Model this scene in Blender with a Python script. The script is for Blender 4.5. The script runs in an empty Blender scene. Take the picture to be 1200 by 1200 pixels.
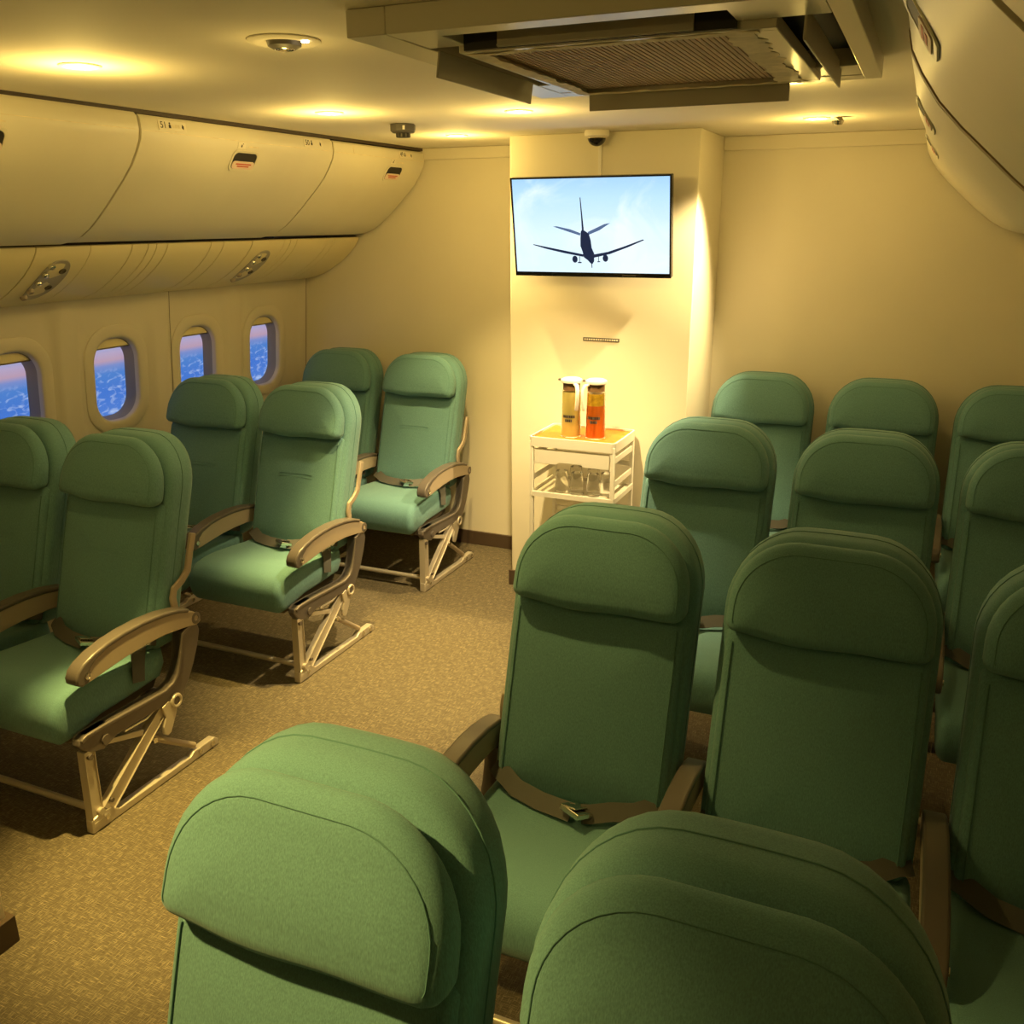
import bpy, bmesh, math, random
from mathutils import Vector, Matrix
random.seed(7)
PI = math.pi
scene = bpy.context.scene
COL = scene.collection

# ------------------------------------------------------------------ camera
PITCH, YAW, ROLL, FPX, EYE = 0.30576, 0.41349, -0.0046, 1078.1, 1.75
fw = Vector((-math.sin(YAW)*math.cos(PITCH), math.cos(YAW)*math.cos(PITCH), -math.sin(PITCH)))
r0 = Vector((math.cos(YAW), math.sin(YAW), 0)); u0 = r0.cross(fw)
rt = r0*math.cos(ROLL)+u0*math.sin(ROLL); up = -r0*math.sin(ROLL)+u0*math.cos(ROLL)
cd = bpy.data.cameras.new('camera'); cam = bpy.data.objects.new('camera', cd); COL.objects.link(cam)
cd.sensor_width = 36; cd.lens = 36*FPX/1200; cd.clip_start = 0.02
cam.matrix_world = Matrix(((rt.x, up.x, -fw.x, 0), (rt.y, up.y, -fw.y, 0), (rt.z, up.z, -fw.z, EYE), (0, 0, 0, 1)))
scene.camera = cam

# ------------------------------------------------------------------ world, exposure, lamps
w = bpy.data.worlds.new('world'); scene.world = w; w.use_nodes = True
w.node_tree.nodes['Background'].inputs[0].default_value = (0.02, 0.02, 0.025, 1)
w.node_tree.nodes['Background'].inputs[1].default_value = 0.3
vs = scene.view_settings
vs.view_transform = 'Standard'; vs.look = 'None'; vs.gamma = 1.0; vs.use_curve_mapping = False
vs.exposure = 0.0
WARM = (1.0, 0.69, 0.175)
CEIL = 2.108
def spot(x, y, power, aim=None, angle=95, blend=0.8):
    l = bpy.data.lights.new('downlight_lamp', 'SPOT'); l.energy = power; l.color = WARM
    l.spot_size = math.radians(angle); l.spot_blend = blend; l.shadow_soft_size = 0.022
    o = bpy.data.objects.new('downlight_lamp', l); COL.objects.link(o); o.location = (x, y, CEIL-0.03)
    a = Vector(aim) if aim else Vector((x, y, 0))
    d = a-Vector(o.location); o.rotation_euler = d.to_track_quat('-Z', 'Y').to_euler()
    return o
WARMER = (1.0, 0.74, 0.33)
WARMER = (1.0, 0.74, 0.33)
WARMER = (1.0, 0.74, 0.33)
WARMER = (1.0, 0.74, 0.33)
WARMER = (1.0, 0.74, 0.33)
LAMPS = [  # x, y, core power, aim, core cone, added fill power, core colour
    (-1.90, 1.79, 400, (-1.68, 1.72, 0), 42, 4.4, WARM), (-1.937, 2.876, 230, (-1.82, 2.84, 0), 46, 4.5, WARM), (-1.938, 3.84, 105, (-1.72, 3.80, 0), 84, 4.2, (1.0, 0.71, 0.25)),
    (-1.334, 3.113, 200, (-1.42, 3.42, 0), 88, 4.0, WARMER), (-0.438, 3.80, 190, (-0.96, 3.965, 1.42), 54, 3.0, WARMER),
    (-0.40, 2.79, 4, None, 70, 1.3, WARM), (-1.28, 0.25, 130, (-0.72, 0.68, 0.9), 46, 4.5, WARM), (-1.268, 1.734, 46, (-0.62, 1.86, 0.5), 50, 0.4, WARM)]
for x, y, p, aim, ang, fill, col in LAMPS:
    spot(x, y, p, aim, ang).data.color = col
    l = bpy.data.lights.new('ambient_fill', 'POINT'); l.energy = fill; l.color = WARM; l.shadow_soft_size = 0.02  # unseen point light added below each fitting to lift the ambient level
    o = bpy.data.objects.new('ambient_fill', l); COL.objects.link(o); o.location = (x, y, CEIL-0.10)

# ------------------------------------------------------------------ materials
def mat(name, color, rough=0.5, metal=0.0, bump=0.0, bscale=200.0, var=0.0, vscale=5.0, emit=None, strength=1.0,
        trans=0.0, ior=1.45, stretch=(1, 1, 1), sheen=0.0, coat=0.0):
    m = bpy.data.materials.new(name); m.use_nodes = True
    nt = m.node_tree; b = nt.nodes['Principled BSDF']; L = nt.links
    b.inputs['Base Color'].default_value = (*color, 1); b.inputs['Roughness'].default_value = rough
    b.inputs['Metallic'].default_value = metal; b.inputs['IOR'].default_value = ior
    b.inputs['Transmission Weight'].default_value = trans
    b.inputs['Sheen Weight'].default_value = sheen; b.inputs['Coat Weight'].default_value = coat
    if emit:
        b.inputs['Emission Color'].default_value = (*emit, 1); b.inputs['Emission Strength'].default_value = strength
    if bump or var:
        tc = nt.nodes.new('ShaderNodeTexCoord'); mp = nt.nodes.new('ShaderNodeMapping')
        mp.inputs['Scale'].default_value = stretch; L.new(tc.outputs['Object'], mp.inputs['Vector'])
    if bump:
        n = nt.nodes.new('ShaderNodeTexNoise'); n.inputs['Scale'].default_value = bscale; n.inputs['Detail'].default_value = 3
        L.new(mp.outputs[0], n.inputs['Vector'])
        bp = nt.nodes.new('ShaderNodeBump'); bp.inputs['Strength'].default_value = bump; bp.inputs['Distance'].default_value = 0.002
        L.new(n.outputs['Fac'], bp.inputs['Height']); L.new(bp.outputs[0], b.inputs['Normal'])
    if var:
        n2 = nt.nodes.new('ShaderNodeTexNoise'); n2.inputs['Scale'].default_value = vscale; n2.inputs['Detail'].default_value = 4
        L.new(mp.outputs[0], n2.inputs['Vector'])
        cr = nt.nodes.new('ShaderNodeValToRGB'); e = cr.color_ramp.elements
        e[0].position = 0.3; e[1].position = 0.7
        e[0].color = (*[c*(1-var) for c in color], 1); e[1].color = (*[min(1, c*(1+var)) for c in color], 1)
        L.new(n2.outputs['Fac'], cr.inputs[0]); L.new(cr.outputs[0], b.inputs['Base Color'])
    return m

M = {}
M['fabric'] = mat('seat_fabric', (0.132, 0.285, 0.30), 0.9, bump=0.22, bscale=700, var=0.20, vscale=620, stretch=(1, 1, 0.10), sheen=0.15)
M['seam'] = mat('seat_seam', (0.10, 0.225, 0.225), 0.9)
M['bronze'] = mat('bronze_metal', (0.165, 0.143, 0.135), 0.38, 0.35, bump=0.05, bscale=90)
M['tan'] = mat('tan_plastic', (0.42, 0.345, 0.27), 0.45, 0.1)
M['arm_cap'] = mat('arm_cap', (0.12, 0.104, 0.096), 0.32)
M['alloy'] = mat('alloy_leg', (0.60, 0.54, 0.46), 0.38, 0.35, bump=0.08, bscale=60)
M['belt'] = mat('belt_webbing', (0.105, 0.105, 0.10), 0.7, bump=0.4, bscale=500)
M['chrome'] = mat('chrome', (0.75, 0.72, 0.66), 0.18, 1.0)
M['dark'] = mat('dark_plastic', (0.02, 0.018, 0.016), 0.6)
M['under'] = mat('underseat_grey', (0.10, 0.08, 0.06), 0.6)
M['wall'] = mat('wall_paper', (0.80, 0.74, 0.60), 0.75, bump=0.12, bscale=260, var=0.02, vscale=3)
M['ceil'] = mat('ceiling_paint', (0.86, 0.80, 0.68), 0.8, bump=0.08, bscale=250)
M['side'] = mat('sidewall_laminate', (0.62, 0.57, 0.47), 0.5, bump=0.04, bscale=200)
M['bin'] = mat('bin_plastic', (0.74, 0.69, 0.55), 0.42, bump=0.03, bscale=120, var=0.02, vscale=4)
M['psu'] = mat('service_panel_plastic', (0.78, 0.68, 0.42), 0.4)
M['psu2'] = mat('service_plate', (0.42, 0.38, 0.31), 0.45)
M['base'] = mat('baseboard_brown', (0.085, 0.055, 0.035), 0.55)
M['gapbrown'] = mat('gap_brown', (0.40, 0.30, 0.18), 0.6)
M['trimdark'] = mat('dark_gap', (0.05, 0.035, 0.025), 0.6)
M['black'] = mat('black_gloss', (0.008, 0.008, 0.01), 0.15)
M['white'] = mat('white_enamel', (0.80, 0.76, 0.68), 0.4)
M['ac'] = mat('ac_plastic', (0.62, 0.58, 0.49), 0.28)
M['acflap'] = mat('ac_flap', (0.46, 0.42, 0.35), 0.45)
M['acgrid'] = mat('ac_grille', (0.66, 0.50, 0.39), 0.7)
M['acrib'] = mat('ac_rib', (0.52, 0.39, 0.30), 0.7)
M['tape'] = mat('masking_tape', (0.78, 0.68, 0.48), 0.7, bump=0.5, bscale=60, var=0.15, vscale=30)
M['grey'] = mat('grey_plastic', (0.115, 0.105, 0.095), 0.5)
M['bulb'] = mat('lamp_glow', (1, 0.9, 0.7), 0.5, emit=(1, 0.80, 0.48), strength=14)
M['red'] = mat('red_print', (0.55, 0.10, 0.07), 0.6)
M['pink'] = mat('sticker_pale', (0.78, 0.62, 0.52), 0.6)
M['paper'] = mat('label_paper', (0.80, 0.74, 0.60), 0.6)
M['ink'] = mat('ink', (0.03, 0.025, 0.02), 0.6)
M['mat_orange'] = mat('orange_tray_mat', (0.50, 0.17, 0.02), 0.5, var=0.15, vscale=40)
M['clear'] = mat('clear_plastic', (0.97, 0.97, 0.95), 0.06, trans=0.95, ior=1.25)
M['jug'] = mat('jug_plastic', (1, 1, 1), 0.05, trans=1.0, ior=1.06)
M['yellow_juice'] = mat('lemon_drink', (1.0, 0.86, 0.28), 0.35)
M['orange_juice'] = mat('orange_drink', (0.90, 0.20, 0.01), 0.35)
M['amber_ice'] = mat('amber_ice', (0.95, 0.50, 0.03), 0.3, var=0.3, vscale=60)
M['collar'] = mat('collar_brown', (0.16, 0.09, 0.04), 0.3)
M['dome'] = mat('smoked_dome', (0.012, 0.011, 0.01), 0.06)
M['pane'] = mat('window_pane', (1, 1, 1), 0.03, trans=1.0, ior=1.1)
M['reveal'] = mat('window_reveal', (0.30, 0.27, 0.24), 0.6)

def carpet():
    m = bpy.data.materials.new('woven_carpet'); m.use_nodes = True
    nt = m.node_tree; L = nt.links; b = nt.nodes['Principled BSDF']; b.inputs['Roughness'].default_value = 0.8
    tc = nt.nodes.new('ShaderNodeTexCoord'); facs = []
    for sc in ((520, 34, 1), (36, 480, 1)):
        mp = nt.nodes.new('ShaderNodeMapping'); mp.inputs['Scale'].default_value = sc
        mp.inputs['Rotation'].default_value = (0, 0, 0.0)
        n = nt.nodes.new('ShaderNodeTexNoise'); n.inputs['Scale'].default_value = 1; n.inputs['Detail'].default_value = 2
        L.new(tc.outputs['Object'], mp.inputs[0]); L.new(mp.outputs[0], n.inputs['Vector']); facs.append(n.outputs['Fac'])
    mx = nt.nodes.new('ShaderNodeMath'); mx.operation = 'MAXIMUM'; L.new(facs[0], mx.inputs[0]); L.new(facs[1], mx.inputs[1])
    cr = nt.nodes.new('ShaderNodeValToRGB'); e = cr.color_ramp.elements
    e[0].position = 0.44; e[0].color = (0.075, 0.060, 0.038, 1); e[1].position = 0.74; e[1].color = (0.34, 0.28, 0.18, 1)
    k = e.new(0.58); k.color = (0.13, 0.105, 0.066, 1)
    L.new(mx.outputs[0], cr.inputs[0]); L.new(cr.outputs[0], b.inputs['Base Color'])
    bp = nt.nodes.new('ShaderNodeBump'); bp.inputs['Strength'].default_value = 0.3; bp.inputs['Distance'].default_value = 0.002
    L.new(mx.outputs[0], bp.inputs['Height']); L.new(bp.outputs[0], b.inputs['Normal'])
    return m
M['carpet'] = carpet()

def picture(name, axis, stops, cloud=None, strength=1.0):
    """an emissive print: colour bands up the height of the panel, with optional cloud noise"""
    m = bpy.data.materials.new(name); m.use_nodes = True
    nt = m.node_tree; L = nt.links; b = nt.nodes['Principled BSDF']
    b.inputs['Base Color'].default_value = (0.01, 0.01, 0.01, 1); b.inputs['Roughness'].default_value = 0.25
    tc = nt.nodes.new('ShaderNodeTexCoord'); sp = nt.nodes.new('ShaderNodeSeparateXYZ'); L.new(tc.outputs['Generated'], sp.inputs[0])
    cr = nt.nodes.new('ShaderNodeValToRGB'); e = cr.color_ramp.elements
    while len(e) > 2: e.remove(e[-1])
    for i, (p, c) in enumerate(stops):
        k = e[i] if i < 2 else e.new(p)
        k.position = p; k.color = (*c, 1)
    L.new(sp.outputs[axis], cr.inputs[0]); out = cr.outputs[0]
    if cloud:
        colr, lim, sc = cloud
        mp = nt.nodes.new('ShaderNodeMapping'); mp.inputs['Scale'].default_value = sc; L.new(tc.outputs['Generated'], mp.inputs[0])
        n = nt.nodes.new('ShaderNodeTexNoise'); n.inputs['Scale'].default_value = 1; n.inputs['Detail'].default_value = 6
        n.inputs['Distortion'].default_value = 0.8; L.new(mp.outputs[0], n.inputs['Vector'])
        r2 = nt.nodes.new('ShaderNodeValToRGB'); r2.color_ramp.elements[0].position = lim; r2.color_ramp.elements[1].position = lim+0.22
        L.new(n.outputs['Fac'], r2.inputs[0])
        h = nt.nodes.new('ShaderNodeValToRGB'); h.color_ramp.elements[0].color = (1, 1, 1, 1); h.color_ramp.elements[1].color = (0, 0, 0, 1)
        h.color_ramp.elements[0].position = cloud_top-0.1; h.color_ramp.elements[1].position = cloud_top; L.new(sp.outputs[axis], h.inputs[0])
        mu = nt.nodes.new('ShaderNodeMath'); mu.operation = 'MULTIPLY'; L.new(r2.outputs[0], mu.inputs[0]); L.new(h.outputs[0], mu.inputs[1])
        mi = nt.nodes.new('ShaderNodeMixRGB'); mi.inputs[2].default_value = (*colr, 1)
        L.new(mu.outputs[0], mi.inputs[0]); L.new(out, mi.inputs[1]); out = mi.outputs[0]
    L.new(out, b.inputs['Emission Color']); b.inputs['Emission Strength'].default_value = strength
    return m
cloud_top = 0.62
M['sky'] = picture('backlit_sky_print', 2, [(0.0, (0.09, 0.23, 0.70)), (0.35, (0.06, 0.19, 0.66)), (0.55, (0.08, 0.23, 0.64)),
                   (0.64, (0.20, 0.28, 0.62)), (0.70, (0.50, 0.34, 0.46)), (0.79, (0.46, 0.38, 0.58)), (0.88, (0.30, 0.38, 0.66)), (1.0, (0.34, 0.46, 0.74))],
                   ((0.42, 0.55, 0.85), 0.50, (1, 5, 15)), 0.95)
cloud_top = 1.4
M['screen'] = picture('screen_picture', 2, [(0.0, (0.70, 0.88, 1.0)), (0.4, (0.68, 0.87, 1.0)), (0.8, (0.48, 0.74, 0.98)), (1.0, (0.36, 0.62, 0.94))],
                   ((0.80, 0.93, 1.0), 0.45, (2.2, 1, 1.6)), 1.15)
M['plane'] = mat('screen_dark', (0.0, 0.0, 0.0), 0.3, emit=(0.012, 0.022, 0.06), strength=1.0)
M['plane_soft'] = mat('screen_mid', (0.0, 0.0, 0.0), 0.3, emit=(0.10, 0.16, 0.30), strength=1.0)

# ------------------------------------------------------------------ mesh helpers
class MB:
    def __init__(s): s.v = []; s.f = []
    def add(s, vs, fs):
        o = len(s.v); s.v += [tuple(v) for v in vs]; s.f += [tuple(i+o for i in f) for f in fs]; return s
    def box(s, x0, x1, y0, y1, z0, z1, mtx=None):
        vs = [Vector(p) for p in ((x0,y0,z0),(x1,y0,z0),(x1,y1,z0),(x0,y1,z0),(x0,y0,z1),(x1,y0,z1),(x1,y1,z1),(x0,y1,z1))]
        if mtx: vs = [mtx @ v for v in vs]
        return s.add(vs, [(3,2,1,0),(4,5,6,7),(0,1,5,4),(1,2,6,5),(2,3,7,6),(3,0,4,7)])
    def prism(s, poly, a, b, f):
        """poly of (p,q); f(p,q,t) -> xyz; extruded from t=a to t=b"""
        n = len(poly)
        vs = [f(p, q, a) for p, q in poly]+[f(p, q, b) for p, q in poly]
        fs = [tuple(range(n-1, -1, -1)), tuple(range(n, 2*n))]+[(i, (i+1) % n, (i+1) % n+n, i+n) for i in range(n)]
        return s.add(vs, fs)
    def tube(s, pts, r, n=10, closed=False):
        pts = [Vector(p) for p in pts]; k = len(pts); rings = []; prev = None
        for i, p in enumerate(pts):
            a = pts[i-1] if (i > 0 or closed) else p; b = pts[(i+1) % k] if (i < k-1 or closed) else p
            t = (b-a).normalized()
            ref = prev if prev is not None else (Vector((0, 0, 1)) if abs(t.z) < 0.9 else Vector((1, 0, 0)))
            u = (ref-t*ref.dot(t)).normalized(); prev = u; vv = t.cross(u)
            rr = r[i] if isinstance(r, (list, tuple)) else r
            rings.append([p+u*rr*math.cos(2*PI*j/n)+vv*rr*math.sin(2*PI*j/n) for j in range(n)])
        vs = [v for R in rings for v in R]; fs = []
        for i in range(k if closed else k-1):
            for j in range(n):
                i2 = (i+1) % k; fs.append((i*n+j, i*n+(j+1) % n, i2*n+(j+1) % n, i2*n+j))
        if not closed: fs += [tuple(range(n-1, -1, -1)), tuple(range((k-1)*n, k*n))]
        return s.add(vs, fs)
    def lathe(s, prof, c=(0, 0, 0), n=32, mtx=None):
        vs = []; k = len(prof); c = Vector(c)
        for r, z in prof:
            for j in range(n):
                v = Vector((r*math.cos(2*PI*j/n), r*math.sin(2*PI*j/n), z))
                vs.append((mtx @ v if mtx else v)+c)
        fs = [(i*n+j, i*n+(j+1) % n, (i+1)*n+(j+1) % n, (i+1)*n+j) for i in range(k-1) for j in range(n)]
        if prof[0][0] > 1e-6: fs.append(tuple(range(n-1, -1, -1)))
        if prof[-1][0] > 1e-6: fs.append(tuple(range((k-1)*n, k*n)))
        return s.add(vs, fs)
    def ribbon(s, pts, width, thick, side):
        """flat strap through pts; side(i) gives the width direction"""
        pts = [Vector(p) for p in pts]; vs = []; k = len(pts)
        for i, p in enumerate(pts):
            t = (pts[min(i+1, k-1)]-pts[max(i-1, 0)]).normalized(); sd = Vector(side[i] if isinstance(side, list) else side)
            sd = (sd-t*sd.dot(t)).normalized(); nn = t.cross(sd)
            vs += [p-sd*width/2-nn*thick/2, p+sd*width/2-nn*thick/2, p+sd*width/2+nn*thick/2, p-sd*width/2+nn*thick/2]
        fs = [(0, 3, 2, 1), tuple(4*(k-1)+j for j in range(4))]
        for i in range(k-1):
            for j in range(4): fs.append((4*i+j, 4*i+(j+1) % 4, 4*i+4+(j+1) % 4, 4*i+4+j))
        return s.add(vs, fs)
    def pad(s, outline, w0, w1, rf, rb, bf, bb, f, inner=6, edge=5):
        """cushion: outline of (u,v), from w0 (rear) to w1 (front) with rounded edges and bulged faces; f maps (u,v,w)"""
        us = [p[0] for p in outline]; vv = [p[1] for p in outline]
        cu, cv = (min(us)+max(us))/2, (min(vv)+max(vv))/2; hu, hv = (max(us)-min(us))/2, (max(vv)-min(vv))/2
        h = min(hu, hv); n = len(outline); prof = []
        for i in range(inner):
            t = i/inner; d = (rb+(h-rb)*(1-t)); prof.append((d, w0-bb*(1-((t))**2)))
        prof = prof[1:]
        for i in range(edge+1):
            a = PI/2*i/edge; prof.append((rb*(1-math.sin(a)), w0+rb*(1-math.cos(a))))
        for i in range(edge+1):
            a = PI/2*i/edge; prof.append((rf*(1-math.cos(a)), w1-rf*(1-math.sin(a))))
        for i in range(1, inner):
            t = 1-i/inner; d = rf+(h-rf)*(1-t); prof.append((d, w1+bf*(1-t**2)))
        vs = []
        for d, w_ in prof:
            for u, v in outline:
                # scale per axis so the inset is even along the straight sides
                su, sv = max(0, 1-d/hu), max(0, 1-d/hv)
                if d > rf: su = sv_ = su; 
                vs.append(f(cu+(u-cu)*su, cv+(v-cv)*sv, w_))
        o = len(vs); vs.append(f(cu, cv, w0-bb)); vs.append(f(cu, cv, w1+bf))
        fs = []
        for i in range(len(prof)-1):
            for j in range(n): fs.append((i*n+j, i*n+(j+1) % n, (i+1)*n+(j+1) % n, (i+1)*n+j))
        last = (len(prof)-1)*n
        for j in range(n):
            fs.append((j, o, (j+1) % n)); fs.append((last+j, last+(j+1) % n, o+1))
        return s.add(vs, fs)
    def mesh(s, name, m, smooth=True, fix=True):
        me = bpy.data.meshes.new(name); me.from_pydata(s.v, [], s.f)
        if fix:
            bm = bmesh.new(); bm.from_mesh(me); bmesh.ops.recalc_face_normals(bm, faces=bm.faces); bm.to_mesh(me); bm.free()
        me.materials.append(M[m] if isinstance(m, str) else m)
        if smooth:
            me.polygons.foreach_set('use_smooth', [True]*len(me.polygons))
            me.set_sharp_from_angle(angle=math.radians(40))
        me.update(); return me
    def build(s, name, m, parent=None, bevel=0, smooth=True, segs=2, fix=True):
        return link(name, s.mesh(name, m, smooth, fix), parent, bevel, segs)

def link(name, me, parent=None, bevel=0, segs=2):
    o = bpy.data.objects.new(name, me); COL.objects.link(o)
    if parent is not None: o.parent = parent
    if bevel:
        b = o.modifiers.new('bevel', 'BEVEL'); b.width = bevel; b.segments = segs; b.limit_method = 'ANGLE'; b.angle_limit = math.radians(40)
    return o
def tag(o, label, cat, group=None):
    o['label'] = label; o['category'] = cat
    if group: o['group'] = group
    return o
def empty(name, loc=(0, 0, 0)):
    o = bpy.data.objects.new(name, None); COL.objects.link(o); o.location = loc; o.empty_display_size = 0.1; return o
def struct(o): o['kind'] = 'structure'; return o
def rrect(cu, cv, hu, hv, r, n=8, radii=None):
    """rounded rectangle, ccw; radii = (br, tr, tl, bl)"""
    rr = radii or (r, r, r, r); pts = []
    for (sx, sy, a0), q in zip(((1, -1, -PI/2), (1, 1, 0), (-1, 1, PI/2), (-1, -1, PI)), rr):
        cx, cy = cu+sx*(hu-q), cv+sy*(hv-q)
        for i in range(n+1):
            a = a0+PI/2*i/n; pts.append((cx+q*math.cos(a), cy+q*math.sin(a)))
    return pts
def densify(pts, step):
    out = []
    for a, b in zip(pts, pts[1:]+pts[:1]):
        k = max(1, int(math.hypot(b[0]-a[0], b[1]-a[1])/step))
        for i in range(k): out.append((a[0]+(b[0]-a[0])*i/k, a[1]+(b[1]-a[1])*i/k))
    return out
def lerp(tab, t):
    if t <= tab[0][0]: return tab[0][1]
    for (a, b), (c, d) in zip(tab, tab[1:]):
        if t <= c: return b+(d-b)*(t-a)/(c-a)
    return tab[-1][1]
def text_mesh(s, size, m):
    cu = bpy.data.curves.new('txt', 'FONT'); cu.body = s; cu.size = size; cu.extrude = 0.0003; cu.align_x = 'LEFT'
    o = bpy.data.objects.new('txt', cu); COL.objects.link(o); bpy.context.view_layer.update()
    me = bpy.data.meshes.new_from_object(o.evaluated_get(bpy.context.evaluated_depsgraph_get()))
    bpy.data.objects.remove(o); bpy.data.curves.remove(cu)
    me.materials.clear(); me.materials.append(M[m]); return me

# ------------------------------------------------------------------ room shell
XL, XR, YB, YF, YC = -3.32, 0.83, 4.45, -2.0, 3.97
CX0, CX1 = -1.745, -0.90
struct(MB().box(XL-.1, XR+.1, YF-.1, YB+.1, -0.1, 0).build('floor', 'carpet', smooth=False))
struct(MB().box(XL-.1, XR+.1, YF-.1, YB+.1, CEIL, CEIL+.1).build('ceiling', 'ceil', smooth=False))
struct(MB().box(XL-.1, XR+.1, YB, YB+.1, 0, CEIL).build('wall_back', 'wall', smooth=False))
struct(MB().box(XL-.1, XR+.1, YF-.1, YF, 0, CEIL).build('wall_front', 'wall', smooth=False))
struct(MB().box(CX0, CX1, YC, YB-.0005, 0.0005, CEIL-.0005).build('wall_pillar', 'wall', bevel=0.004))
struct(MB().box(-3.0, -1.945, YF, 1.235, 0.0005, CEIL-.0005).build('wall_partition', 'wall', bevel=0.003))
struct(MB().box(-3.0, -1.93, YF, 1.25, 0.0005, 0.078).build('baseboard_partition', 'base', bevel=0.002))
struct(MB().box(-3.25, CX0, YB-.014, YB-.0005, 0.0005, 0.078).build('baseboard_back', 'base', bevel=0.002))
struct(MB().box(CX1, 0.7, YB-.014, YB-.0005, 0.0005, 0.078).build('baseboard_back_far', 'base', bevel=0.002))
struct(MB().box(CX0-.012, CX1+.012, YC-.012, YC-.0005, 0.0005, 0.078).build('baseboard_pillar', 'base', bevel=0.002))
struct(MB().box(-2.45, CX0, YB-.022, YB-.0005, 2.052, CEIL-.0005).build('trim_1', 'wall', bevel=0.004))
struct(MB().box(CX1, -0.05, YB-.022, YB-.0005, 2.048, CEIL-.0005).build('trim_2', 'wall', bevel=0.004))

# side wall with scooped window bays
SIDE = [(0, -3.30), (0.742, -3.279), (1.192, -3.238), (1.324, -3.227), (1.46, -3.212)]
WINS = [2.53, 3.05, 3.5675, 4.085]
RIDGES = [2.27, 2.79, 3.309, 3.826, 4.46]
def sidex(y, z):
    x = lerp(SIDE, z)
    d = min(abs(y-q) for q in RIDGES)
    k = 1 if d < 0.04 else (0 if d > 0.085 else 1-(d-0.04)/0.045)
    return x-0.014+0.018*k*k*(3-2*k)
WZ, WHU, WHV = 1.085, 0.125, 0.185
wl = struct(empty('wall_left'))
mb = MB(); ys = [YF+(2.27-YF)*i/10 for i in range(11)]; zs = [0, .25, .5, .742, 1.0, 1.192, 1.324, 1.47]
def grid(mb, ys, zs, fx):
    vs = [(fx(y, z), y, z) for y in ys for z in zs]; m_ = len(zs)
    mb.add(vs, [(i*m_+j, i*m_+j+1, (i+1)*m_+j+1, (i+1)*m_+j) for i in range(len(ys)-1) for j in range(m_-1)])
grid(mb, ys, zs, sidex); mb.build('sidewall_panel', 'side', wl, fix=False)
seamY = [2.27, 2.79, 3.309, 3.826, YB]
for k, yc in enumerate(WINS):
    ya, yb = seamY[k], seamY[k+1]
    if k == 1: yb += 0.0755
    if k == 2: ya += 0.0785
    mb = MB()
    zb = 0.55
    grid(mb, [ya+(yb-ya)*i/24 for i in range(25)], [0, .25, zb], sidex)
    hole = rrect(yc, WZ, WHU+.055, WHV+.055, 0.15, 10)
    # outer points by casting from the centre onto the bay rectangle, keeping corners
    angs = [math.atan2(q-WZ, p-yc) for p, q in hole]
    cor = [(yb, zb), (yb, 1.47), (ya, 1.47), (ya, zb)]
    hole2 = list(zip(angs, hole))
    for c in cor:
        a = math.atan2(c[1]-WZ, c[0]-yc)
        # hole point at that angle
        best = min(range(len(hole)), key=lambda i: abs((angs[i]-a+PI) % (2*PI)-PI))
        hole2[best] = (a, hole[best])
    hole2.sort(key=lambda t: t[0]); outer = []
    for a, h in hole2:
        ca, sa = math.cos(a), math.sin(a)
        t = min(((yb-yc)/ca if ca > 1e-9 else 9e9), ((ya-yc)/ca if ca < -1e-9 else 9e9),
                ((1.47-WZ)/sa if sa > 1e-9 else 9e9), ((zb-WZ)/sa if sa < -1e-9 else 9e9))
        outer.append((yc+ca*t, WZ+sa*t))
    NR = 9; vs = []
    for r in range(NR+1):
        t = r/NR
        for (a, h), o_ in zip(hole2, outer):
            y, z = h[0]+(o_[0]-h[0])*t, h[1]+(o_[1]-h[1])*t
            vs.append((sidex(y, z), y, z))
    n = len(hole2)
    mb.add(vs, [(r*n+j, r*n+(j+1) % n, (r+1)*n+(j+1) % n, (r+1)*n+j) for r in range(NR) for j in range(n)])
    mb.build('sidewall_panel', 'side', wl, fix=False)
    # the window
    wn = struct(empty('window_%d' % (k+1)))
    def rings(specs, hu=WHU, hv=WHV, r=0.105):
        out = []
        for d, dx in specs:
            out.append([(lerp(SIDE, z)-0.014+dx, y, z) for y, z in rrect(yc, WZ, hu+d, hv+d, max(.02, r+d*.8), 10)])
        return out
    def shell(name, rs, m):
        mb = MB(); n = len(rs[0])
        mb.add([p for R in rs for p in R], [(i*n+j, i*n+(j+1) % n, (i+1)*n+(j+1) % n, (i+1)*n+j) for i in range(len(rs)-1) for j in range(n)])
        return mb.build(name, m, wn, fix=False)
    shell('window_frame', rings([(.058, -.003), (.054, .005), (.046, .008), (.012, .009), (.004, .006), (0, 0), (-.003, -.018)]), 'side')
    shell('window_reveal', rings([(-.003, -.018), (-.004, -.022), (-.016, -.058), (-.017, -.066)]), 'reveal')
    rs = rings([(-.0165, -.060)]); mb = MB(); mb.add(rs[0], [tuple(range(len(rs[0])))])
    mb.build('window_pane', 'pane', wn, smooth=False)
    rs = rings([(.01, -.072)]); mb = MB(); mb.add(rs[0], [tuple(range(len(rs[0])))])
    mb.build('sky_panel', 'sky', wn, smooth=False)
    # blind pulled a hand down
    mb = MB(); top = [(y, z) for y, z in rrect(yc, WZ, WHU-.006, WHV-.006, 0.10, 10) if z > 1.222]
    top.sort(key=lambda p: p[0]); bot = [(y, 1.222+0.010*((y-yc)/WHU)**2) for y, z in top]
    mb.prism([*bot, *top[::-1]], 0, 0.004, lambda y, z, t: (lerp(SIDE, z)-0.040+t, y, z))
    mb.build('window_blind', 'psu', wn)
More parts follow.
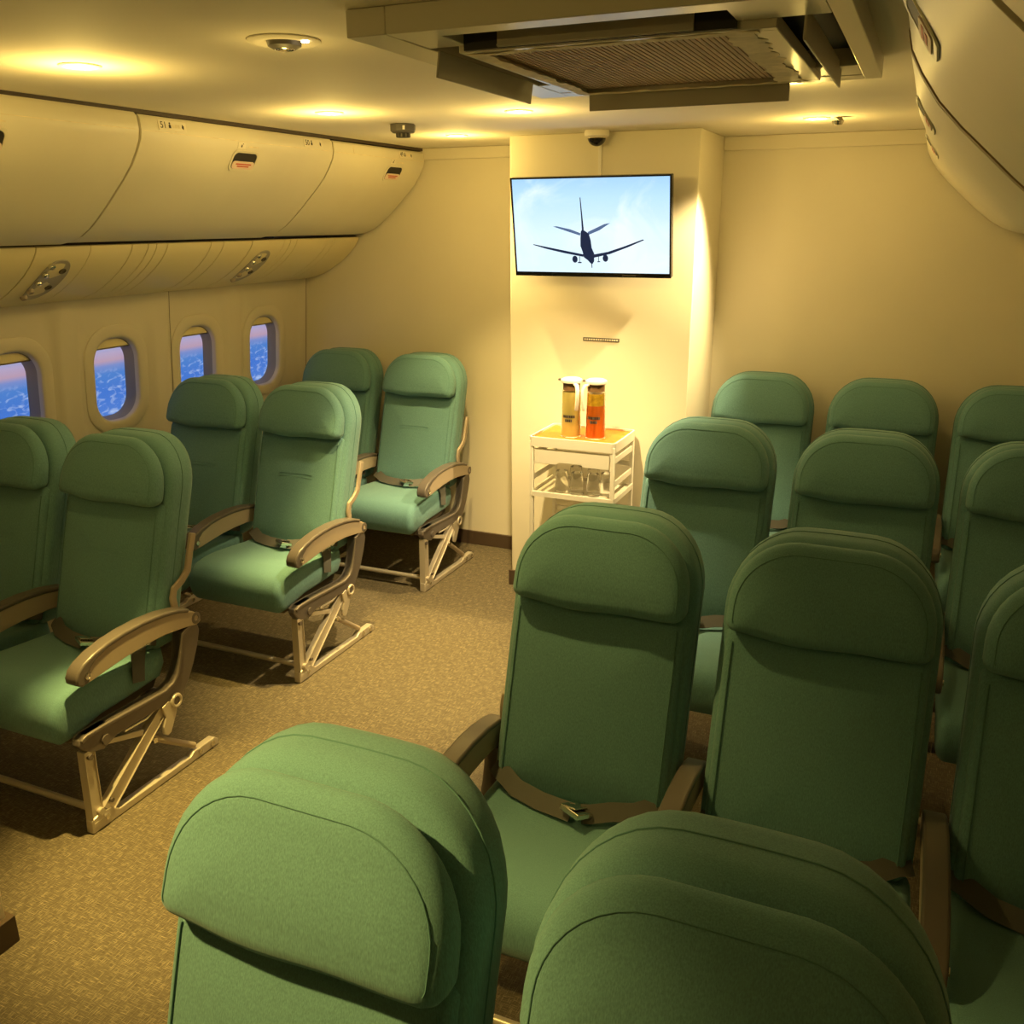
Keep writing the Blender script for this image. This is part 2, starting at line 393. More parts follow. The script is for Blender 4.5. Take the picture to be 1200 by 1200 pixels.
# sidewall seam strips
for y in (3.3845, 4.437):
    mb = MB(); vs = []
    for z in zs: vs += [(sidex(y-.0015, z)+.001, y-.002, z), (sidex(y+.0015, z)+.001, y+.002, z)]
    mb.add(vs, [(2*i, 2*i+1, 2*i+3, 2*i+2) for i in range(len(zs)-1)]); mb.build('panel_seam', 'trimdark', wl, fix=False)
wr = struct(empty('wall_right'))
mb = MB(); grid(mb, [YF, YB], zs, lambda y, z: -2.49-lerp(SIDE, z)); mb.build('sidewall_panel', 'side', wr, fix=False)
# ------------------------------------------------------------------ overhead bins and service panels
PL = [(-2.434, 2.093), (-2.424, 2.083), (-2.420, 2.045), (-2.427, 2.015), (-2.446, 1.980), (-2.477, 1.936), (-2.514, 1.897), (-2.556, 1.858),
      (-2.602, 1.815), (-2.651, 1.773), (-2.700, 1.735), (-2.747, 1.708), (-2.795, 1.692), (-2.843, 1.684)]
PS = [(-2.846, 1.672), (-2.852, 1.655), (-2.868, 1.632), (-2.889, 1.608), (-2.930, 1.572), (-2.977, 1.539), (-3.03, 1.507), (-3.08, 1.482),
      (-3.15, 1.460), (-3.216, 1.448)]
def mir(P, side): return P if side < 0 else [(-2.49-x, z) for x, z in P]
def normals(P, side):
    out = []
    for i in range(len(P)):
        a, b = P[max(i-1, 0)], P[min(i+1, len(P)-1)]; dx, dz = b[0]-a[0], b[1]-a[1]; l = math.hypot(dx, dz)
        out.append((-dz/l*(1 if side < 0 else -1), dx/l*(1 if side < 0 else -1)))
    return out
def curved_slab(P, side, y0, y1, out0, out1, i0=0, i1=None):
    """slab following profile P between y0 and y1; out0 inner offset, out1 outer offset along the normal"""
    Q = P[i0:i1]; N = normals(P, side)[i0:i1]
    ring = [(x+nx*out1, z+nz*out1) for (x, z), (nx, nz) in zip(Q, N)]+[(x+nx*out0, z+nz*out0) for (x, z), (nx, nz) in zip(Q, N)][::-1]
    n = len(Q); vs = [(x, y0, z) for x, z in ring]+[(x, y1, z) for x, z in ring]; m2 = 2*n; fs = []
    for j in range(m2): fs.append((j, (j+1) % m2, (j+1) % m2+m2, j+m2))
    for j in range(n-1):
        a, b, c, d = j, j+1, m2-2-j, m2-1-j
        fs.append((a, b, c, d)); fs.append((a+m2, d+m2, c+m2, b+m2))
    mb = MB(); mb.add(vs, fs); return mb
def on_profile(P, side, z):
    for (a, b), (c, d), na, nb in zip(P, P[1:], normals(P, side), normals(P, side)[1:]):
        if d <= z <= b:
            t = (z-b)/(d-b); nx, nz = na[0]+(nb[0]-na[0])*t, na[1]+(nb[1]-na[1])*t; l = math.hypot(nx, nz)
            return a+(c-a)*t, nx/l, nz/l
def frame_at(P, side, y, z):
    """local axes on the curved face: u along the cabin as read from inside, v up the face, w outward"""
    x, nx, nz = on_profile(P, side, z); wv = Vector((nx, 0, nz)); u = Vector((0, 1 if side < 0 else -1, 0)); v = wv.cross(u)
    m = Matrix((u, v, wv)).transposed().to_4x4(); m.translation = Vector((x, y, z)); return m
def overhead_bin(side, y0, y1, latch_y, proud, label, number=None, num_y=None, last=False):
    P = mir(PL, side)
    root = tag(empty('overhead_bin', (P[0][0], (y0+y1)/2, 1.684)), label, 'luggage bin', 'overhead bins')
    rl = Vector(root.location)
    def put(mb, name, m, parent=root, bevel=0, **k):
        mb.v = [tuple(Vector(v)-rl) for v in mb.v]
        return mb.build(name, m, parent, bevel, **k)
    s = side
    xb = -3.2 if s < 0 else 0.71
    # hollow body behind the door
    ring = [(x-normals(P, s)[i][0]*.03, z-normals(P, s)[i][1]*.03) for i, (x, z) in enumerate(P)]
    body = ring+[(xb, 1.69), (xb, 2.09)]
    mb = MB(); mb.prism(body, y0, y1, lambda x, z, t: (x, t, z)); put(mb, 'bin_body', 'bin', smooth=False)
    # door: the curved face, rounded at both ends
    d = put(curved_slab(P, s, y0+.003, y1-.003, -.026, proud), 'bin_door', 'bin', bevel=0.006)
    # crease where the door meets its top rail
    m0 = frame_at(P, s, (y0+y1)/2, 2.043); mb = MB()
    mb.box(-(y1-y0)/2+.012, (y1-y0)/2-.012, -.001, .001, proud-.001, proud+.0006, m0); put(mb, 'rail_seam', 'tape')
    # latch
    m1 = frame_at(P, s, latch_y, 1.975)
    la = MB(); o = rrect(0, 0, .078, .044, .026, 6); i_ = rrect(0, 0, .067, .034, .02, 6); n = len(o)
    la.add([m1 @ Vector((u, v, proud)) for u, v in o]+[m1 @ Vector((u*.98, v*.97, proud+.0025)) for u, v in o]
           +[m1 @ Vector((u, v, proud+.002)) for u, v in i_]+[m1 @ Vector((u*.96, v*.96, proud-.004)) for u, v in i_],
           [(r*n+j, r*n+(j+1) % n, (r+1)*n+(j+1) % n, (r+1)*n+j) for r in range(3) for j in range(n)])
    lo = put(la, 'latch', 'bin')
    mb = MB(); mb.prism(rrect(0, .0, .066, .033, .02, 6), proud-.004, proud+.0008, lambda u, v, t: m1 @ Vector((u, v, t)))
    put(mb, 'latch_recess', 'dark', lo)
    mb = MB()
    mb.prism(rrect(.0, -.016, .063, .0155, .013, 5), proud+.0012, proud+.004, lambda u, v, t: m1 @ Vector((u, v, t)))
    fl = put(mb, 'latch_flap', 'pink', lo)
    for rv, rl_ in ((-.011, .044), (-.020, .034)):
        mb = MB()
        nlet = int(rl_*2/.0068)
        mb.box(-rl_, rl_, rv-.0028, rv+.0028, proud+.0042, proud+.0046, m1); put(mb, 'red_print', 'red', lo)
    # small sticker above the latch
    if s < 0:
        m2 = frame_at(P, s, latch_y-.035, 2.028)
        mb = MB(); mb.box(-.022, .022, -.011, .011, proud+.0005, proud+.0015, m2); st = put(mb, 'sticker', 'paper')
        mb = MB(); mb.prism([(-.006, -.006), (.001, -.007), (.003, .001), (-.002, .004)], proud+.0016, proud+.0019, lambda u, v, t: m2 @ Vector((u, v, t))); put(mb, 'sticker_mark', 'ink', st)
        mb = MB(); mb.prism([(.004, .004), (.009, .005), (.008, .008), (.004, .007)], proud+.0016, proud+.0019, lambda u, v, t: m2 @ Vector((u, v, t))); put(mb, 'sticker_mark', 'ink', st)
        m3 = frame_at(P, s, latch_y+.035, 2.026)
        mb = MB(); mb.box(-.03, .03, -.002, .002, proud+.0005, proud+.0009, m3); put(mb, 'sticker_line', 'tape', st)
    if number:
        m2 = frame_at(P, s, num_y, 2.066)
        mb = MB(); mb.box(-.066, .066, -.0165, .0165, proud, proud+.002, m2); pl = put(mb, 'seat_number_plate', 'paper', bevel=.0008)
        te = text_mesh(number, .030, 'ink'); to = link('row_number', te, pl); to.matrix_local = Matrix.Translation(-rl) @ m2 @ Matrix.Translation((-.058, -.0095, proud+.0022))
        mb = MB()   # seated passenger pictogram
        for poly in ([(-.018, -.008), (-.008, -.008), (-.008, .001), (-.012, .004), (-.018, .002)], ):
            mb.prism(poly, proud+.0021, proud+.0026, lambda u, v, t: m2 @ Vector((u, v, t)))
        mb.lathe([(.0035, 0), (.0035, .0005)], (0, 0, 0), 10, None) if False else None
        put(mb, 'seat_symbol', 'ink', pl)
        mb = MB(); mb.prism([(-.013+.0035*math.cos(a*PI/5), .0075+.0035*math.sin(a*PI/5)) for a in range(10)], proud+.0021, proud+.0026, lambda u, v, t: m2 @ Vector((u, v, t)))
        put(mb, 'seat_symbol', 'ink', pl)
        for q in range(3):
            mb = MB(); mb.box(-.001+q*.013, .0085+q*.013, -.006, .006, proud+.0021, proud+.0024, m2); put(mb, 'faded_letter', 'tape', pl)
        mb = MB(); mb.prism([(.044, -.004), (.052, -.009), (.054, .002), (.047, .008)], proud+.0021, proud+.0026, lambda u, v, t: m2 @ Vector((u, v, t))); put(mb, 'window_symbol', 'ink', pl)
    # bumper block at the top corner of the door
    mb = MB(); m4 = frame_at(P, s, y0+.16, 2.066); mb.box(-.0012, .0012, -.02, .018, proud, proud+.0008, m4); put(mb, 'rail_joint', 'tape')
    return root
overhead_bin(-1, 1.372, 2.488, 1.925, .005, 'cream overhead luggage bin nearest us over the window seats, cut by the frame edge')
overhead_bin(-1, 2.498, 3.606, 3.04, .0, 'cream overhead luggage bin numbered 51, middle one over the window seats', '51', 2.645)
overhead_bin(-1, 3.616, 4.43, 4.16, -.004, 'cream overhead luggage bin against the back wall, the one with plate 49', '49', 4.245)
# plate 50 sits at the far end of the middle bin: one more plate on that bin
def extra_plate():
    P = mir(PL, -1); host = [o for o in COL.objects if o.name.startswith('overhead_bin')][1]; rl = Vector(host.location)
    m2 = frame_at(P, -1, 3.462, 2.066); mb = MB(); mb.box(-.066, .066, -.0165, .0165, 0, .002, m2); mb.v = [tuple(Vector(v)-rl) for v in mb.v]
    pl = mb.build('seat_number_plate', 'paper', host, .0008)
    to = link('row_number', text_mesh('50', .030, 'ink'), pl); to.matrix_local = Matrix.Translation(-rl) @ m2 @ Matrix.Translation((-.058, -.0095, .0022))
    for poly in ([(-.018, -.008), (-.008, -.008), (-.008, .001), (-.012, .004), (-.018, .002)], [(.044, -.004), (.052, -.009), (.054, .002), (.047, .008)],
                 [(-.013+.0035*math.cos(a*PI/5), .0075+.0035*math.sin(a*PI/5)) for a in range(10)]):
        mb = MB(); mb.prism(poly, .0021, .0026, lambda u, v, t: m2 @ Vector((u, v, t))); mb.v = [tuple(Vector(v)-rl) for v in mb.v]; mb.build('seat_symbol', 'ink', pl)
extra_plate()
overhead_bin(1, -0.2, .80, .3, .0, 'cream overhead luggage bin cut off by the top right corner of the photo')
overhead_bin(1, .815, 1.782, 1.315, .001, 'cream overhead luggage bin bulging nearest us on the darker side, large latch visible')
overhead_bin(1, 1.818, 2.836, 2.42, .004, 'cream overhead luggage bin second along the darker side, seen almost edge-on')
overhead_bin(1, 2.846, 4.43, 3.5, -.008, 'cream overhead luggage bin meeting the back wall on the darker side')
for y0, y1 in ((.803, .812), (1.784, 1.816), (2.8365, 2.8455)):
    struct(curved_slab(mir(PL, 1), 1, y0, y1, -.025, {.812: -.003, 1.816: .0035}.get(y1, -.005)).build('trim_7', 'gapbrown'))
# dark trim strip above the bins
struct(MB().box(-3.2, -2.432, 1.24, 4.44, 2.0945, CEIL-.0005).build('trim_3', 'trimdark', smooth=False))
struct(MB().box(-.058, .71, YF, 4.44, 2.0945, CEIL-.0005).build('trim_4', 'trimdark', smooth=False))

rail = struct(empty('trim_5'))
segs = [1.25, 1.85, 2.13, 2.383, 2.622, 2.824, 2.908, 2.953, 3.013, 3.272, 3.353, 3.547, 3.784, 3.834, 3.885, 4.148, 4.205, 4.44]
for a, b in zip(segs, segs[1:]):
    if abs(a-2.383) < .001 or abs(a-3.547) < .001:
        first = a < 3
        root = tag(empty('passenger_service_unit', (-2.95, (a+b)/2, 1.56)),
                   'overhead reading light and air vent unit over the near window' if first else 'overhead reading light and air vent unit over the two far windows',
                   'service unit', 'passenger service units')
        rl = Vector(root.location)
        def put(mb, name, m, parent=root, bevel=0):
            mb.v = [tuple(Vector(v)-rl) for v in mb.v]; return mb.build(name, m, parent, bevel)
        put(curved_slab(PS, -1, a+.0015, b-.0015, -.012, .001), 'unit_panel', 'psu', bevel=.002)
        yc = (a+b)/2+.005
        # recessed oval plate running down the curve
        out = []
        for i in range(36):
            t = 2*PI*i/36; out.append((yc+.062*math.copysign(abs(math.cos(t))**.8, math.cos(t)), 1.553+.074*math.copysign(abs(math.sin(t))**.8, math.sin(t))))
        vs = []
        for sc, dw in ((1.0, .0015), (.97, .004), (.88, .002)):
            for y, z in out:
                y2, z2 = yc+(y-yc)*sc, 1.553+(z-1.553)*sc; x, nx, nz = on_profile(PS, -1, z2); vs.append((x+nx*dw, y2, z2+nz*dw))
        x, nx, nz = on_profile(PS, -1, 1.553); vs.append((x+nx*.002, yc, 1.553+nz*.002))
        n = 36; fs = [(r*n+j, r*n+(j+1) % n, (r+1)*n+(j+1) % n, (r+1)*n+j) for r in range(2) for j in range(n)]+[(2*n+j, 2*n+(j+1) % n, 3*n) for j in range(n)]
        mb = MB(); mb.add(vs, fs); pt = put(mb, 'vent_plate', 'psu2')
        for q, z in enumerate((1.607, 1.578, 1.548, 1.518, 1.494)):
            m_ = frame_at(PS, -1, yc-.030+(-.012 if q in (0, 4) else -.02)*.6, z)
            mb = MB(); mb.lathe([(.013, 0), (.0135, .008), (.011, .014), (.006, .015), (.005, .010), (.0001, .010)], n=16)
            mb.v = [tuple(m_ @ Vector(v)) for v in mb.v]; put(mb, 'air_nozzle', 'chrome' if q < 3 else 'tan', pt)
        for z in (1.585, 1.525):
            m_ = frame_at(PS, -1, yc+.030, z)
            mb = MB(); mb.lathe([(.014, 0), (.014, .005), (.010, .006), (.009, .003), (.0001, .002)], n=16)
            mb.v = [tuple(m_ @ Vector(v)) for v in mb.v]; put(mb, 'reading_lens', 'under', pt)
    else:
        curved_slab(PS, -1, a+.0015, b-.0015, -.012, 0).build('filler_panel', 'psu', rail, bevel=.0025)
curved_slab(PS, -1, 1.25, 4.44, -.03, -.0125).build('rail_backing', 'trimdark', rail)
struct(curved_slab(mir(PS, 1), 1, YF, 4.44, -.02, 0).build('trim_6', 'psu'))

# ------------------------------------------------------------------ seats
YFACE = [(.38, .335), (.50, .362), (.60, .392), (.80, .452), (.95, .500), (1.05, .535), (1.12, .562)]
def backmap(u, v, w): return (u, lerp(YFACE, v)-w, v)
CACHE = {}
def cached(key, make):
    if key not in CACHE: CACHE[key] = make()
    return CACHE[key]
def m_shell():
    o = densify(rrect(0, .751, .224, .326, .15, 9, (.03, .15, .15, .03)), .035)
    o = [(u, v+(.012*(1-(u/.228)**2) if v > 1.0 else 0)) for u, v in o]
    mb = MB(); mb.pad(o, -.145, -.012, .028, .05, .0, .012, backmap); return mb.mesh('backrest', 'fabric')
def m_lower():
    o = densify(rrect(0, .66, .210, .232, .03, 5, (.03, .02, .02, .03)), .035)
    mb = MB(); mb.pad(o, -.03, .004, .020, .01, .012, .0, backmap); return mb.mesh('back_pad', 'fabric')
def pillow_map(u, v, w):
    t = (v-.889)/.20
    tt = min(1, max(0, t)); w2 = w*(1-.42*tt)+.024*tt*tt
    if t < .25:
        k = (.25-t)/.25; v = v+k*(.003*math.sin(u*26)-.010*(1-(u/.21)**2)+.004)
    x, y, z = backmap(u, v, w2)
    return (x*(1-.012*max(0, t)), y, z)
PILL = rrect(0, .986, .211, .097, .12, 9, (.022, .135, .135, .022))
PILL = [(u, v+(.010*(1-(u/.214)**2) if v > 1.0 else 0)) for u, v in PILL]
def m_pillow():
    mb = MB(); mb.pad(densify(PILL, .02), -.006, .060, .042, .010, .008, .0, pillow_map, inner=7); return mb.mesh('headrest', 'fabric')
def inset(pts, d):
    us = [p[0] for p in pts]; vv = [p[1] for p in pts]; cu, cv = (min(us)+max(us))/2, (min(vv)+max(vv))/2; hu, hv = (max(us)-min(us))/2, (max(vv)-min(vv))/2
    return [(cu+(u-cu)*(1-d/hu), cv+(v-cv)*(1-d/hv)) for u, v in pts]
def m_pillow_seam():
    pts = [p for p in densify(inset(PILL, .018), .015)]
    i0 = min(range(len(pts)), key=lambda i: (pts[i][0]-.21)**2+(pts[i][1]-.90)**2); pts = pts[i0:]+pts[:i0]
    pts = [p for p in pts if p[1] > .915]
    mb = MB(); mb.tube([pillow_map(u, v, .0535) for u, v in pts], .0010, 6); return mb.mesh('headrest_seam', 'seam')
def m_shell_seam():
    o = densify(rrect(0, .751, .2245, .3265, .15, 9, (.03, .15, .15, .03)), .035)
    o = [(u, v+(.012*(1-(u/.228)**2) if v > 1.0 else 0)) for u, v in o]
    k = min(range(len(o)), key=lambda i: (o[i][0]-.228)**2+(o[i][1]-.55)**2); o = o[k:]+o[:k]
    o = [p for p in o if p[1] > .55]
    mb = MB(); mb.tube([backmap(u, v, -.068) for u, v in o], .0012, 6); return mb.mesh('shell_seam', 'seam')
def m_pad_seam():
    o = densify(rrect(0, .66, .193, .218, .025, 5, (.03, .02, .02, .03)), .03); mb = MB()
    o = [p for p in o]; i0 = min(range(len(o)), key=lambda i: (o[i][0]-.193)**2+(o[i][1]-.86)**2); o = o[i0:]+o[:i0]
    o = [p for p in o if p[1] < .865]; o = sorted([p for p in o if p[0] > .17], key=lambda p: -p[1])
    mb.tube([backmap(u, v, .0058) for u, v in o], .0014, 6); a = mb
    return a.mesh('pad_piping', 'seam')
def m_pleat():
    mb = MB(); mb.tube([backmap(.085*t, .735-.004*t*t, .0155-.001*t*t) for t in [i/6-1 for i in range(13)]], .0013, 6)
    return mb.mesh('pleat', 'fabric')
CUSH = [(-.018, .298), (-.034, .318), (-.043, .350), (-.040, .390), (-.024, .424), (.008, .443), (.06, .452), (.12, .452), (.20, .445), (.30, .436), (.40, .430),
        (.405, .38), (.38, .335), (.22, .325), (.12, .322), (.06, .308), (.02, .298)]
def m_cushion():
    o = densify(CUSH, .02)
    def f(u, v, w):
        k = max(0, (v-.40)/.05); return (w, u, v+k*.010*(1-(w/.222)**2)-.0)
    mb = MB(); mb.pad(o, -.226, .226, .030, .030, .004, .004, f, inner=5); return mb.mesh('seat_cushion', 'fabric')
def m_cush_seam(sg):
    pts = densify(inset(CUSH, .016), .02); pts = [p for p in pts if p[1] > .40 or p[0] < -.015]
    pts.sort(key=lambda p: (p[0] > -.02, p[0] if p[0] > -.02 else p[1]))
    mb = MB(); mb.tube([(sg*.204, u-.004 if u < -.01 else u, v+.006) for u, v in pts], .0015, 6); return mb.mesh('cushion_seam', 'seam')
def m_pan():
    mb = MB(); mb.prism([(.0, .30), (.06, .318), (.13, .338), (.36, .345), (.38, .33), (.36, .30), (.1, .285), (.02, .28)], -.20, .20, lambda p, q, t: (t, p, q)); return mb.mesh('seat_pan', 'under', False)
def m_beams(i, x0, x1):
    mb = MB(); y, z, r = ((.085, .278, .016), (.37, .268, .020))[i]; mb.tube([(x0, y, z), (x1, y, z)], r, 12); return mb.mesh('cross_tube', 'bronze')
def m_bar(x0, x1): mb = MB(); mb.tube([(x0, .03, .062), (x1, .03, .062)], .011, 10); return mb.mesh('front_bar', 'alloy')
ARM_T = [(.012, .508), (.022, .528), (.045, .545), (.084, .560), (.14, .573), (.20, .580), (.28, .582), (.36, .576), (.43, .562), (.49, .540), (.520, .518)]
ARM_B = [(.520, .485), (.50, .478), (.44, .490), (.36, .500), (.28, .502), (.20, .498), (.13, .490), (.07, .482), (.035, .480), (.015, .490)]
def m_arm():
    inner = [(y, z-.010) for y, z in ARM_T[2:]]; low = ARM_B
    mb = MB(); mb.prism([(.03, .50)]+inner+low[:-1], -.0215, .0215, lambda p, q, t: (t, p, q)); return mb.mesh('armrest', 'tan')
def m_cap():
    top = ARM_T; bot = [(.055, .482), (.030, .478), (.012, .490)]
    inn = [(.060, .496), (.064, .520), (.09, .540), (.14, .556), (.20, .564), (.28, .566), (.36, .560), (.43, .547), (.47, .533)]
    poly = bot[::-1][:0]+[(.012, .490)]+top[:-2]+[(.475, .546)]+inn[::-1]+[(.055, .482), (.030, .478)]
    n = len(poly); mb = MB(); mb.prism(poly, -.0245, .0245, lambda p, q, t: (t, p, q)); return mb.mesh('armrest_cap', 'arm_cap')
def m_cap_ring(sg):
    mb = MB(); mt = Matrix.Rotation(PI/2*sg, 3, 'Y'); mb.lathe([(.0105, 0), (.0105, .003), (.0075, .0035), (.0065, .001), (.0001, .001)], (sg*.0255, .050, .506), 18, mt); return mb.mesh('recline_button', 'chrome')
def m_pivot(sg):
    mb = MB(); mt = Matrix.Rotation(PI/2*sg, 3, 'Y'); mb.lathe([(.020, 0), (.020, .004), (.010, .005), (.008, .002), (.0001, .002)], (sg*.018, .500, .503), 20, mt); return mb.mesh('arm_pivot', 'bronze')
SF = [(-.008, .300), (-.002, .318), (.02, .327), (.10, .327), (.25, .320), (.335, .317), (.372, .328), (.395, .352), (.412, .395), (.424, .440), (.432, .476), (.47, .492), (.508, .482),
      (.515, .452), (.497, .400), (.470, .345), (.440, .300), (.405, .262), (.385, .246), (.355, .244), (.335, .262), (.25, .268), (.13, .268), (.075, .248), (.03, .262), (.004, .282)]
def m_frame(): mb = MB(); mb.prism(SF, -.016, .016, lambda p, q, t: (t, p, q)); return mb.mesh('side_frame', 'bronze')
def m_frame_flange():
    mb = MB(); top = SF[1:12]
    mb.prism(top+[(y+.004, z-.012) for y, z in top[::-1]], -.021, .021, lambda p, q, t: (t, p, q)); return mb.mesh('frame_lip', 'bronze')
def bar2(a, b, w0, w1, th, mb=None):
    mb = mb or MB(); a, b = Vector(a), Vector(b); t = (b-a).normalized(); nn = Vector((-t.y, t.x))
    mb.prism([tuple(a-nn*w0), tuple(b-nn*w1), tuple(b+nn*w1), tuple(a+nn*w0)], -th, th, lambda p, q, tt: (tt, p, q)); return mb
def channel(a, b, w0, w1, th, d):
    """bar with a recessed web, like a milled leg"""
    a, b = Vector(a), Vector(b); t = (b-a).normalized(); nn = Vector((-t.y, t.x))
    P = [a-nn*w0, b-nn*w1, b+nn*w1, a+nn*w0]; c = (P[0]+P[1]+P[2]+P[3])/4; Q = [p+(c-p).normalized()*min(w0, w1)*.75 for p in P]
    vs = [(th, *p) for p in P]+[(th, *q) for q in Q]+[(th-d, *q) for q in Q]+[(-th, *p) for p in P]+[(-th, *q) for q in Q]+[(-th+d, *q) for q in Q]
    fs = []
    for o, g in ((0, 1), (12, -1)):
        for j in range(4):
            k = (j+1) % 4; fs += [(o+j, o+k, o+4+k, o+4+j), (o+4+j, o+4+k, o+8+k, o+8+j)]
        fs.append((o+8, o+9, o+10, o+11))
    fs += [(j, (j+1) % 4, 12+(j+1) % 4, 12+j) for j in range(4)]
    mb = MB(); mb.add(vs, fs); return mb
def m_legF(): return channel((.020, .02), (.024, .272), .021, .019, .015, .006).mesh('front_leg', 'alloy', False)
def m_legD(): return channel((.060, .045), (.335, .262), .024, .020, .013, .006).mesh('diagonal_leg', 'alloy', False)
def m_track():
    mb = MB(); mb.prism([(-.006, .002), (.545, .002), (.548, .020), (.53, .036), (.43, .036), (.41, .024), (.10, .026), (.07, .05), (.03, .055), (-.004, .045)], -.014, .014, lambda p, q, t: (t, p, q)); return mb.mesh('floor_track', 'alloy', False)
def m_ring():
    mb = MB(); mb.tube([(0, .372+.019*math.cos(a), .262+.019*math.sin(a)) for a in [2*PI*i/20 for i in range(20)]], .006, 8, True); return mb.mesh('pivot_ring', 'alloy')
def m_plate():
    mb = MB(); mb.prism([(.325, .275), (.352, .285), (.392, .262), (.385, .235), (.35, .175), (.335, .170), (.322, .180), (.322, .205), (.335, .235)], -.006, .006, lambda p, q, t: (t, p, q)); return mb.mesh('hinge_plate', 'alloy', False)
def m_strut(): mb = MB(); bar2((.10, .258), (.235, .215), .008, .010, .008, mb); return mb.mesh('strut', 'alloy', False)
def m_damper(): mb = MB(); mb.tube([(0, .272, .172), (0, .445, .048)], [.011, .011], 12); return mb.mesh('damper', 'tan')
def m_rod(): mb = MB(); mb.tube([(0, .16, .262), (0, .25, .258), (0, .32, .285)], .004, 8); return mb.mesh('control_rod', 'alloy')
def m_bolt(i):
    y, z, r = ((.050, .030, .008), (.455, .024, .009), (.515, .020, .010), (.268, .170, .009), (.075, .072, .007), (.024, .250, .009))[i]
    mb = MB(); mb.tube([(-.019, y, z), (.019, y, z)], r, 10); return mb.mesh('bolt', 'bronze' if i in (4, 5) else 'chrome')
def m_bracket():
    pts = [(.572, .772), (.545, .700), (.530, .655), (.500, .630), (.462, .612), (.452, .585), (.456, .540), (.470, .50)]
    mb = MB(); mb.ribbon([(0, y, z) for y, z in pts], .024, .012, [(0, 1, -.3)]*3+[(0, .4, -1)]*2+[(0, 1, 0)]*3); return mb.mesh('recline_bracket', 'tan')
def m_strap(sg):
    if sg < 0: pts = [(-.222, .375, .470), (-.19, .345, .474), (-.14, .315, .460), (-.07, .290, .460), (-.01, .275, .464), (.018, .268, .466)]
    else: pts = [(.222, .375, .470), (.19, .350, .476), (.15, .325, .466), (.10, .300, .470), (.06, .280, .466), (.04, .270, .468)]
    mb = MB(); mb.ribbon(pts, .044, .003, (0, .8, .6)); return mb.mesh('belt_strap', 'belt')
def m_tongue():
    mb = MB(); mt = Matrix.Translation((.028, .268, .474)) @ Matrix.Rotation(math.radians(-28), 4, 'Z') @ Matrix.Rotation(math.radians(-18), 4, 'X')
    mb.box(-.030, .030, -.024, .024, -.007, .007, mt); return mb.mesh('belt_buckle', 'chrome')
def m_flap():
    mb = MB(); mt = Matrix.Translation((.028, .268, .474)) @ Matrix.Rotation(math.radians(-28), 4, 'Z') @ Matrix.Rotation(math.radians(-18), 4, 'X')
    mb.box(-.024, .016, -.020, .020, .0075, .011, mt @ Matrix.Rotation(math.radians(-10), 4, 'Y')); return mb.mesh('buckle_flap', 'chrome')
def m_loose(sg):
    pts = [(sg*.150, .375, .468), (sg*.185, .335, .466), (sg*.215, .300, .460), (sg*.236, .275, .428), (sg*.243, .262, .375)]
    mb = MB(); mb.ribbon(pts, .046, .003, [(0, 1, .1)]*5); return mb.mesh('belt_end', 'belt')

